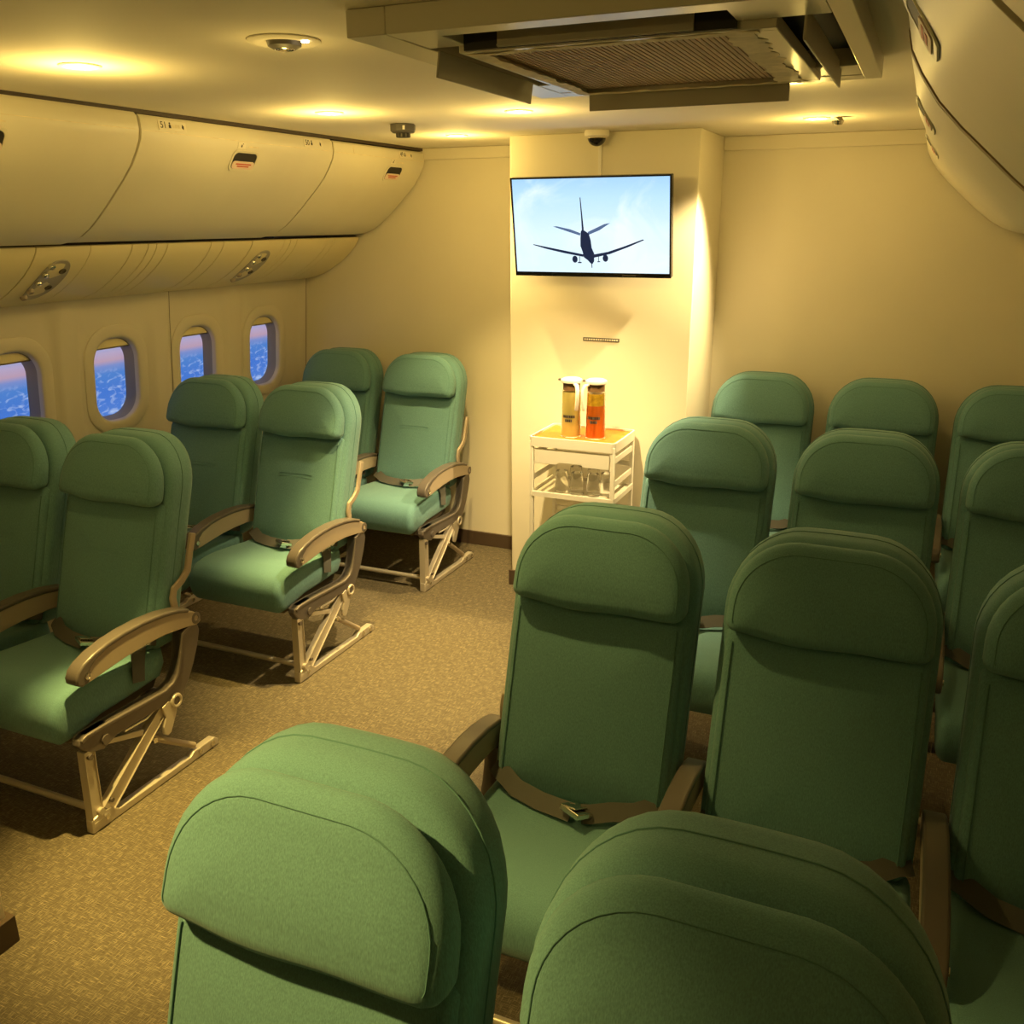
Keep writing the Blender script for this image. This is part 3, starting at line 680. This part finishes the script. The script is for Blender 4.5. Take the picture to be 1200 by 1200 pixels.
ROT = random.Random(3)
def airline_seat(x, y, label, group, arms, aisle=0, legs=0):
    """arms: sides (+1/-1) that carry an armrest; aisle: side with the outer frame; legs: side of an inner leg truss"""
    root = tag(empty('airline_seat', (x, y, 0)), label, 'seat', group)
    def P(name, key, make, parent=root, loc=(0, 0, 0), bevel=0, segs=2):
        o = link(name, cached(key, make), parent, bevel, segs); o.location = loc; return o
    P('seat_cushion', 'cush', m_cushion)
    cu = root.children[0]
    for sg in (-1, 1): P('cushion_seam', 'cs%d' % sg, lambda: m_cush_seam(sg), cu)
    P('seat_pan', 'pan', m_pan, bevel=.006)
    b = P('backrest', 'shell', m_shell)
    P('shell_seam', 'shseam', m_shell_seam, b)
    lp = P('back_pad', 'lower', m_lower)
    P('pad_piping', 'piping', m_pad_seam, lp)
    q = P('pad_piping', 'piping', m_pad_seam, lp); q.scale = (-1, 1, 1)
    if group.startswith('seats in pairs'): P('pleat', 'pleat', m_pleat, lp); P('pleat', 'pleat', m_pleat, lp, (0, -.0037, -.013))
    h = P('headrest', 'pillow', m_pillow)
    P('headrest_seam', 'pseam', m_pillow_seam, h)
    x0, x1 = (-.278 if -1 in arms else -.228), (.278 if 1 in arms else .228)
    for i in (0, 1): P('cross_tube', 'beam%d%.3f%.3f' % (i, x0, x1), lambda: m_beams(i, x0, x1))
    P('front_bar', 'bar%.3f%.3f' % (x0, x1), lambda: m_bar(x0, x1))
    s1 = P('belt_strap', 'strapL', lambda: m_strap(-1)); s2 = P('belt_strap', 'strapR', lambda: m_strap(1))
    bk = P('belt_buckle', 'tongue', m_tongue, bevel=.002); P('buckle_flap', 'flapb', m_flap, bk, bevel=.001)
    for sg in arms:
        ax = sg*.2555
        a = P('armrest', 'arm', m_arm, root, (ax, 0, 0), .003)
        P('armrest_cap', 'cap', m_cap, a, bevel=.006, segs=3)
        o_ = aisle or sg
        P('recline_button', 'ring%d' % o_, lambda: m_cap_ring(o_), a); P('arm_pivot', 'pivot%d' % o_, lambda: m_pivot(o_), a, bevel=0)
        if sg == aisle or group.startswith('seats in pairs'): P('recline_bracket', 'brk', m_bracket, root, (sg*.234, 0, 0), .003)
    for sd, full in ((aisle, True), (legs, False)):
        if not sd: continue
        fx = sd*.2555 if full else sd*.19
        if full:
            f = P('side_frame', 'frame', m_frame, root, (fx, 0, 0), .004); P('frame_lip', 'lip', m_frame_flange, f, bevel=.003)
            P('pivot_ring', 'pring', m_ring, f, (sd*.021, 0, 0)); P('hinge_plate', 'hplate', m_plate, f, (sd*.012, -.012, -.012), .002)
            if sd > 0: P('belt_end', 'loose%d' % sd, lambda: m_loose(sd))
        lf = P('front_leg', 'legF', m_legF, root, (fx, 0, 0), .002); P('bolt', 'bolt5', lambda: m_bolt(5), lf)
        ld = P('diagonal_leg', 'legD', m_legD, root, (fx, 0, 0), .002)
        for i in (3, 4): P('bolt', 'bolt%d' % i, lambda: m_bolt(i), ld)
        tr = P('floor_track', 'track', m_track, root, (fx, 0, 0), .003)
        for i in (0, 1, 2): P('bolt', 'bolt%d' % i, lambda: m_bolt(i), tr)
        P('strut', 'strut', m_strut, root, (fx, 0, 0), .002); P('damper', 'damper', m_damper, root, (fx-sd*.002, 0, 0)); P('control_rod', 'rod', m_rod, root, (fx+sd*.012, 0, 0))
    return root
LROWS = [1.645, 2.675, 3.70]
names = ['front pair by the windows', 'middle pair by the windows', 'rear pair by the windows']
AX, WX = -2.363, -2.873
airline_seat(AX, LROWS[0], 'green fabric airline seat on the aisle, whole metal leg frame nearest us', 'seats in pairs by the windows', (1, -1), 1)
airline_seat(WX, LROWS[0], 'green fabric airline seat by the nearest window, half cut by the photo edge', 'seats in pairs by the windows', (-1,), 0, -1)
airline_seat(AX, LROWS[1], 'green fabric airline seat on the aisle, middle pair, lit cushion and open metal legs', 'seats in pairs by the windows', (1, -1), 1)
airline_seat(WX, LROWS[1], 'green fabric airline seat next to the window in the middle pair', 'seats in pairs by the windows', (-1,), 0, -1)
airline_seat(AX, LROWS[2], 'green fabric airline seat on the aisle in the pair against the back wall', 'seats in pairs by the windows', (1, -1), 1)
airline_seat(WX, LROWS[2], 'green fabric airline seat in the far window corner by the back wall', 'seats in pairs by the windows', (-1,), 0, -1)
RROWS = [0.275, 1.425, 2.565, 3.69]
RX = [-0.616, -0.107, 0.402]
rn = ['row nearest us', 'second row from us', 'third row from us', 'last row against the back wall']
lab = [['brightly lit green airline seat nearest us, bottom centre, puffy headrest', 'green airline seat at the bottom edge, right of the nearest lit one', 'green airline seat beyond the bottom right corner in the row nearest us'],
       ['green airline seat in the middle of the photo with buckled belt across its cushion', 'large dark green airline seat beside the belted one, second row', 'dark green airline seat cut by the right edge of the photo, second row'],
       ['green airline seat on the aisle right in front of the drinks trolley, third row', 'dark green airline seat in the middle of the third row', 'dark green airline seat by the right edge in the third row'],
       ['green airline seat in the last row beside the lit pillar', 'dark green airline seat in the middle of the last row at the back wall', 'dark green airline seat in the last row at the right edge']]
for r, y in enumerate(RROWS):
    airline_seat(RX[0], y, lab[r][0], 'seats in threes on the darker side', (-1, 1), -1)
    airline_seat(RX[1], y, lab[r][1], 'seats in threes on the darker side', (1,), 0, 0)
    if r: airline_seat(RX[2], y, lab[r][2], 'seats in threes on the darker side', (1,), 0, 1)

# ------------------------------------------------------------------ television
tv = tag(empty('television', (-1.33, 3.865, 1.725)), 'wall mounted flat television showing an airliner in flight, over the drinks trolley', 'television')
tilt = math.radians(9.0); tv.rotation_euler = (tilt, 0, 0)
TW, TH = .352, .206
MB().box(-TW, TW, 0, .03, -TH, TH).build('tv_casing', 'black', tv, bevel=.004)
bz = MB(); fr = [(-TW, -TH), (TW, -TH), (TW, TH), (-TW, TH)]; fi = [(-TW+.007, -TH+.018), (TW-.007, -TH+.018), (TW-.007, TH-.007), (-TW+.007, TH-.007)]
bz.add([(u, -.006, v) for u, v in fr]+[(u, -.006, v) for u, v in fi]+[(u, -.001, v) for u, v in fr]+[(u, -.001, v) for u, v in fi],
       [q for j in range(4) for q in ((j, (j+1) % 4, (j+1) % 4+4, j+4), (j, (j+1) % 4, (j+1) % 4+8, j+8), (j+4, (j+1) % 4+4, (j+1) % 4+12, j+12))])
bz.build('tv_bezel', 'black', tv, smooth=False)
MB().box(-TW+.006, TW-.006, -.0028, -.001, -TH+.017, TH-.006).build('tv_screen', 'screen', tv, smooth=False)
scr = tv.children[-1]
def scrp(q):   # zoomed picture pixels -> screen plane
    u0, u1, v0, v1 = 75, 866, 110, 602
    return ((q[0]-u0)/(u1-u0)*2*(TW-.007)-(TW-.007), (TH-.007)-(q[1]-v0)/(v1-v0)*(2*TH-.025))
def sil(name, pts, m='plane', dy=-.0030):
    mb = MB(); n = len(pts); mb.add([(scrp(p)[0], dy, scrp(p)[1]) for p in pts], [tuple(range(n))]); mb.build(name, m, scr, smooth=False, fix=False)
sil('screen_picture_fuselage', [(424, 385), (432, 372), (445, 380), (465, 395), (474, 430), (478, 470), (490, 500), (489, 540), (480, 556), (470, 552), (455, 535), (436, 520), (430, 490), (420, 460), (421, 420)])
sil('screen_picture_tail_fin', [(424, 210), (428, 205), (434, 290), (440, 375), (430, 378), (428, 300)], 'plane')
sil('screen_picture_wing', [(434, 518), (330, 498), (240, 477), (168, 455), (172, 452), (250, 468), (350, 488), (436, 505)])
sil('screen_picture_wing', [(486, 505), (560, 490), (640, 462), (736, 424), (742, 428), (660, 466), (570, 502), (488, 522)])
sil('screen_picture_stabiliser', [(420, 405), (360, 385), (280, 357), (300, 356), (370, 372), (422, 392)], 'plane_soft')
sil('screen_picture_stabiliser', [(462, 402), (520, 377), (575, 340), (545, 345), (510, 362), (460, 386)], 'plane_soft')
for cx, cy in ((389, 531), (547, 524)):
    sil('screen_picture_engine', [(cx+14*math.cos(a), cy+19*math.sin(a)) for a in [2*PI*i/18 for i in range(18)]], dy=-.0031)
for pts in ([(413, 515), (416, 515), (415, 545), (424, 546), (423, 552), (404, 552), (404, 546), (412, 545)], [(511, 515), (514, 515), (513, 540), (520, 541), (520, 545), (506, 546), (506, 541), (510, 540)],
            [(474, 550), (478, 550), (479, 575), (475, 577)]):
    sil('screen_picture_gear', pts, dy=-.0032)
MB().box(.14, .20, -.0066, -.0058, -TH+.006, -TH+.010).build('tv_mark', 'grey', tv, smooth=False)
MB().box(-.10, .10, .03, .055, -.10, .10).build('wall_bracket', 'dark', tv, bevel=.003)
MB().box(-.05, .05, .05, .12, -.06, .06).build('bracket_arm', 'dark', tv, bevel=.003)
cb = MB(); cb.box(-.0075, .0075, 0, .009, 1.90, 2.06); cbo = cb.build('cable_trunking', 'white', None, bevel=.002); cbo.location = (-1.325, YC-.0095, 0)
tag(cbo, 'slim white cable cover running up the pillar above the television', 'cable cover')
# plaque under the television
pq = tag(empty('wall_plaque', (-1.302, YC-.003, 1.244)), 'narrow dark strip sign on the pillar above the pitchers', 'sign')
MB().box(-.085, .085, 0, .0025, -.008, .008).build('plaque_strip', 'grey', pq, bevel=.0008)
for i in range(15): MB().box(-.079+i*.0107, -.0715+i*.0107, -.0006, 0, -.0035, .0035).build('plaque_letter', 'paper', pq, smooth=False)

# ------------------------------------------------------------------ drinks trolley
CTX, CTY = -1.317, 3.79
tr = tag(empty('drinks_trolley', (CTX, CTY, 0)), 'white metal trolley with shelves standing against the lit pillar', 'trolley')
hx, hy = .186, .142
for sx in (-1, 1):
    for sy in (-1, 1): MB().box(sx*hx-.009, sx*hx+.009, sy*hy-.009, sy*hy+.009, .05, .835).build('post', 'white', tr, bevel=.003)
def traytop(z, rim, name):
    mb = MB(); o = rrect(0, 0, hx+.012, hy+.012, .02, 5); i_ = rrect(0, 0, hx+.004, hy+.004, .014, 5); n = len(o)
    vs = [(u, v, z) for u, v in o]+[(u, v, z+rim) for u, v in o]+[(u, v, z+rim) for u, v in i_]+[(u, v, z+.006) for u, v in i_]
    mb.add(vs, [(r*n+j, r*n+(j+1) % n, (r+1)*n+(j+1) % n, (r+1)*n+j) for r in range(3) for j in range(n)]+[tuple(range(3*n, 4*n)), tuple(range(n))[::-1]])
    return mb.build(name, 'white', tr)
t1 = traytop(.812, .042, 'top_tray'); traytop(.585, .022, 'shelf'); traytop(.25, .03, 'shelf')
MB().box(-hx-.002, hx+.002, -hy-.002, hy+.002, .819, .846).build('tray_mat', 'mat_orange', t1, smooth=False)
# hung drawer front with a notch
dp = [(-.172, .735), (-.07, .735), (-.06, .745), (.045, .745), (.055, .735), (.172, .735), (.172, .803), (-.172, .803)]
mb = MB(); mb.prism(dp, -hy-.006, -hy+.001, lambda p, q, t: (p, t, q)); mb.build('drawer_front', 'white', tr, bevel=.002)
for sx in (-1, 1):
    for z in (.775, .67): MB().box(sx*hx-.004, sx*hx+.004, -hy+.01, hy-.01, z-.016, z+.010).build('side_rail', 'white', tr, bevel=.002)
for z in (.70, .45): MB().box(-hx+.01, hx-.01, hy-.004, hy+.004, z-.012, z+.012).build('back_rail', 'white', tr, bevel=.002)
for sx in (-1, 1):
    for sy in (-1, 1):
        c = MB(); c.tube([(sx*hx-.009, sy*hy, .026), (sx*hx+.009, sy*hy, .026)], .0255, 16); c.build('castor', 'dark', tr)
# tumblers upside down on the shelf
cups = [(-.075, -.06), (.0, -.07), (.075, -.065), (-.04, .03), (.045, .025), (.125, -.03)]
cm = MB(); cm.lathe([(.031, 0), (.0315, .002), (.026, .096), (.0255, .098), (.0001, .098)], n=20); cm.v += []; cupm = cm.mesh('tumbler', 'clear')
cl = ['clear plastic tumbler upside down on the trolley shelf, front row beside the notch', 'clear plastic tumbler in the middle of the front row on the trolley shelf', 'clear plastic tumbler at the aisle end of the front row on the trolley shelf',
      'clear plastic tumbler behind the front row on the trolley shelf, nearer the window side', 'clear plastic tumbler behind the middle of the front row on the trolley shelf', 'clear plastic tumbler touching the right post on the trolley shelf']
for (u, v), t in zip(cups, cl):
    o = link('tumbler', cupm); o.location = (CTX+u, CTY+v, .5915); tag(o, t, 'tumbler', 'tumblers on the trolley shelf')

def pitcher(x, y, body_m, label, handle_ang, ice, face):
    r = tag(empty('drink_pitcher', (x, y, .8465)), label, 'pitcher', 'drink pitchers on the trolley')
    j = MB(); j.lathe([(.0001, 0), (.043, 0), (.0445, .004), (.0425, .10), (.0395, .20), (.0385, .205), (.0375, .205), (.041, .10), (.0425, .006), (.0001, .006)]); j.build('jug', 'jug', r)
    d = MB(); d.lathe([(.0001, .0065), (.0418, .0065), (.0400, .10), (.0388, .145 if ice else .198), (.0001, .145 if ice else .198)]); d.build('drink', body_m, r)
    if ice:
        d = MB(); d.lathe([(.0001, .1455), (.0386, .1455), (.0374, .196), (.0001, .196)]); d.build('ice_layer', 'amber_ice', r)
    c = MB(); c.lathe([(.0001, .206), (.0375, .206), (.037, .238), (.0001, .238)]); c.build('collar', 'collar', r)
    l = MB(); l.lathe([(.0001, .2385), (.046, .2385), (.048, .243), (.046, .252), (.035, .258), (.0001, .260)]); l.build('lid', 'white', r)
    ca, sa = math.cos(handle_ang), math.sin(handle_ang)
    h = MB(); h.ribbon([(ca*q, sa*q, z) for q, z in ((.040, .236), (.062, .234), (.072, .215), (.073, .18), (.070, .15), (.064, .125))], .018, .009, (-sa, ca, 0)); h.build('handle', 'white', r, bevel=.003)
    sp = MB(); sp.box(-.060, -.045, -.008, .008, .243, .252); sp.build('spout', 'grey', r, bevel=.002)
    # printed label: two rows of dark letters on the front of the jug
    for row, (z, n_) in enumerate(((.094, 9), (.076, 5))):
        for k in range(n_):
            a = face+(k-n_/2+.5)*.15; rr = .0432
            m_ = Matrix.Translation((rr*math.cos(a), rr*math.sin(a), z)) @ Matrix.Rotation(a, 4, 'Z')
            lb = MB(); lb.box(0, .0006, -.0026, .0026, -.0058, .0058, m_); lb.build('label_letter', 'ink' if k % 4 else 'grey', r, smooth=False)
    return r
pitcher(-1.3575, 3.745, 'yellow_juice', 'pitcher of pale yellow lemonade with white lid on the trolley', math.radians(-50), False, -PI/2+.05)
pitcher(-1.2475, 3.752, 'orange_juice', 'pitcher of orange drink with ice and white lid on the trolley', math.radians(236), True, -PI/2+.1)

# ------------------------------------------------------------------ ceiling cassette air conditioner
AZ = 2.062
ac = tag(empty('air_conditioner', (0, 0, AZ)), 'ceiling cassette air conditioner with open flaps and taped brown grille', 'air conditioner')
ox0, ox1, oy0, oy1 = -.995, -.148, 1.545, 2.475
xs = [ox0, -.925, -.875, -.27, -.25, -.185, ox1]
def acbox(name, x0, x1, y0, y1, z0, z1, m, bevel=.002): return MB().box(x0, x1, y0, y1, z0, z1).build(name, m, ac, bevel)
T = CEIL-AZ-.0005
# four corner-to-corner frame bars around the slots
acbox('frame_side', ox0, -.915, oy0, oy1, 0, T, 'ac'); acbox('frame_side', -.185, ox1, oy0, oy1, 0, T, 'ac')
acbox('frame_side', -.9148, -.1852, oy0, 1.60, 0, T, 'ac'); acbox('frame_side', -.9148, -.1852, 2.40, oy1, 0, T, 'ac')
# corner pads and slot backs
for (a, b, c, d) in ((-.9148, -.835, 1.6002, 1.705), (-.335, -.1852, 1.6002, 1.695), (-.9148, -.835, 2.26, 2.3998), (-.335, -.1852, 2.26, 2.3998)):
    acbox('corner_pad', a, b, c, d, .001, T, 'ac')
acbox('slot_lining', -.914, -.186, 1.601, 2.399, .036, T, 'dark', 0)
# centre grille: frame, ribs, tape
gx0, gx1, gy0, gy1 = -.850, -.272, 1.70, 2.365
gz0, gz1 = -.012, .012
acbox('grille_frame', gx0, gx1, gy0, gy0+.022, gz0, gz1, 'ac'); acbox('grille_frame', gx0, gx1, gy1-.022, gy1, gz0, gz1, 'ac')
acbox('grille_frame', gx0, gx0+.03, gy0+.0222, gy1-.0222, gz0, gz1, 'ac'); acbox('grille_frame', gx1-.045, gx1, gy0+.0222, gy1-.0222, gz0, gz1, 'ac')
acbox('grille_back', gx0+.03, gx1-.045, gy0+.022, gy1-.022, -.002, .010, 'acgrid', 0)
mb = MB(); nx = 46
for i in range(nx):
    x = gx0+.034+(gx1-gx0-.083)*i/(nx-1); mb.box(x-.0025, x+.0025, gy0+.023, gy1-.023, -.0035, -.001)
rb = mb.build('grille_ribs', 'acrib', ac, smooth=False); rb['kind'] = 'stuff'
def tape(a, b, wd):
    mb = MB(); a, b = Vector(a), Vector(b); k = 26; t = (b-a)/k; nn = Vector((-(b-a).y, (b-a).x)).normalized(); vs = []
    for i in range(k+1):
        p = a+t*i; e1, e2 = wd*(.5+random.uniform(-.12, .12)), wd*(.5+random.uniform(-.16, .16)); dz = random.uniform(-.0025, .0005)
        vs += [(*(p+nn*e1), -.0135+dz*.3), (*(p-nn*e2), -.0125+dz), (*(p-nn*e2), -.0115+dz), (*(p+nn*e1), -.0122+dz*.3)]
    fs = [(4*i+j, 4*i+(j+1) % 4, 4*i+4+(j+1) % 4, 4*i+4+j) for i in range(k) for j in range(4)]+[(0, 3, 2, 1), (4*k, 4*k+1, 4*k+2, 4*k+3)]
    mb.add(vs, fs); return mb.build('tape_strip', 'tape', ac)
tape((gx0+.01, gy0+.024), (gx1-.03, gy0+.020), .022); tape((gx1-.062, gy0+.03), (gx1-.058, gy1-.02), .055)
tape((gx0+.02, gy1-.02), (gx1-.04, gy1-.022), .024); tape((gx0+.030, gy0+.03), (gx0+.028, gy1-.03), .030)
# open flaps
def flap(x0, x1, y0, y1, rot, axis, piv):
    mt = Matrix.Translation(piv) @ Matrix.Rotation(math.radians(rot), 4, axis)
    mb = MB(); mb.box(x0, x1, y0, y1, -.046, .002, mt); return mb.build('air_flap', 'acflap', ac, .0015)
flap(-.0025, .0025, 0, .47, 8, 'Y', (-.905, 1.725, -.001)); flap(-.0025, .0025, 0, .62, 0, 'Y', (-.226, 1.70, .012))
flap(0, .49, -.0025, .0025, 6, 'X', (-.832, 2.392, -.001)); acbox('slot_lining', -.8348, -.3352, 1.690, 1.6995, -.010, .035, 'dark', 0)
acbox('air_flap', -.765, -.405, 1.6845, 1.6895, -.009, .030, 'acflap', .001)
acbox('flap_rib', -.765, -.405, 1.6825, 1.6843, -.0075, -.004, 'acflap', 0)

# ------------------------------------------------------------------ ceiling fittings
def downlight(x, y, label, on=True, r=.048):
    t = tag(empty('downlight', (x, y, CEIL)), label, 'downlight', 'recessed ceiling downlights')
    g = MB(); g.lathe([(r, -.0005), (r, -.003), (r*.93, -.005), (r*.80, -.0045), (r*.74, -.0015)], n=32); g.build('trim_ring', 'white', t)
    b = MB(); b.lathe([(.0001, -.0022), (r*.72, -.0022), (r*.72, -.0008), (.0001, -.0008)], n=28); b.build('bulb', 'bulb' if on else 'white', t)
    return t
for (x, y), lb in zip(((-1.90, 1.79), (-1.937, 2.876), (-1.938, 3.84), (-1.334, 3.113), (-.438, 3.80), (-.40, 2.79), (-1.28, .25)),
    ('glowing ceiling downlight nearest us above the window seats', 'glowing ceiling downlight above the middle window pair, beside the sensor', 'glowing ceiling downlight closest to the back wall over the aisle',
     'ceiling downlight between the air conditioner and the pillar', 'starry bright ceiling downlight in front of the plain back wall', 'bright downlight peeping past the corner flap of the air conditioner',
     'glowing ceiling downlight above the near end of the aisle')):
    downlight(x, y, lb)
g = MB(); g.lathe([(.014, 0), (.022, -.012), (.016, -.026), (.0001, -.028)], (0, 0, -.001), 16)
mr = empty('lamp_reflector', (0, 0, 0)); bpy.data.objects.remove(mr)
dl = [o for o in COL.objects if o.name.startswith('downlight') and o.type == 'EMPTY'][4]
g.v = [(v[0]+.075, v[1]+.0, v[2]) for v in g.v]; g.build('reflector_cone', 'chrome', dl)
eb = tag(empty('eyeball_spotlight', (-1.268, 1.734, CEIL)), 'round adjustable ceiling spotlight beside the air conditioner, its bulb turned away', 'spotlight')
g = MB(); g.lathe([(.075, -.0005), (.075, -.003), (.068, -.006), (.050, -.0065), (.040, -.002), (.0001, -.002)], n=36); g.build('trim_ring', 'ceil', eb)
g = MB(); g.lathe([(.036, -.002), (.034, -.012), (.022, -.018), (.018, -.012), (.0001, -.010)], n=28); g.build('eyeball', 'grey', eb)
for k in range(3):
    g = MB(); g.tube([((.008+.006*k)*math.cos(a), (.008+.006*k)*math.sin(a), -.017) for a in [2*PI*i/18 for i in range(18)]], .0016, 6, True); g.build('reflector_ring', 'chrome', eb)
g = MB(); g.lathe([(.0001, -.010), (.008, -.009), (.009, -.003)], (.056, -.006, 0), 12); g.build('reflector_glint', 'bulb', eb)  # glowing bead stands in for a hot glint off the reflector
sd = tag(empty('smoke_detector', (-1.906, 3.32, CEIL)), 'grey beige box sensor with black vents on the ceiling', 'detector')
g = MB(); g.lathe([(.048, -.0005), (.050, -.004), (.050, -.026), (.042, -.032), (.0001, -.033)], n=8); g.build('sensor_body', 'grey', sd, bevel=.002)
g = MB(); g.lathe([(.026, -.033), (.026, -.048), (.0001, -.049)], n=12); g.build('vent_core', 'dark', sd)
for k in range(10):
    a = 2*PI*k/10; m_ = Matrix.Rotation(a, 4, 'Z'); g = MB(); g.box(.0255, .0275, -.002, .002, -.047, -.034, m_); g.build('vent_rib', 'grey', sd)
g = MB(); g.box(.028, .036, -.052, -.047, -.024, -.010); g.build('sensor_tab', 'white', sd)
cc = tag(empty('dome_camera', (-1.318, 3.895, CEIL)), 'small black dome security camera on the ceiling above the television', 'camera')
g = MB(); g.lathe([(.050, -.0005), (.052, -.006), (.050, -.022), (.042, -.028), (.0001, -.028)], n=32); g.build('camera_base', 'ceil', cc)
g = MB(); g.lathe([(.038*math.cos(a), -.028-.034*math.sin(a)) for a in [PI/2*i/10 for i in range(10)]]+[(.0001, -.062)], n=32); g.build('camera_dome', 'dome', cc)
g = MB(); g.lathe([(.039, -.027), (.041, -.029), (.039, -.031)], n=32); g.build('dome_ring', 'tape', cc)
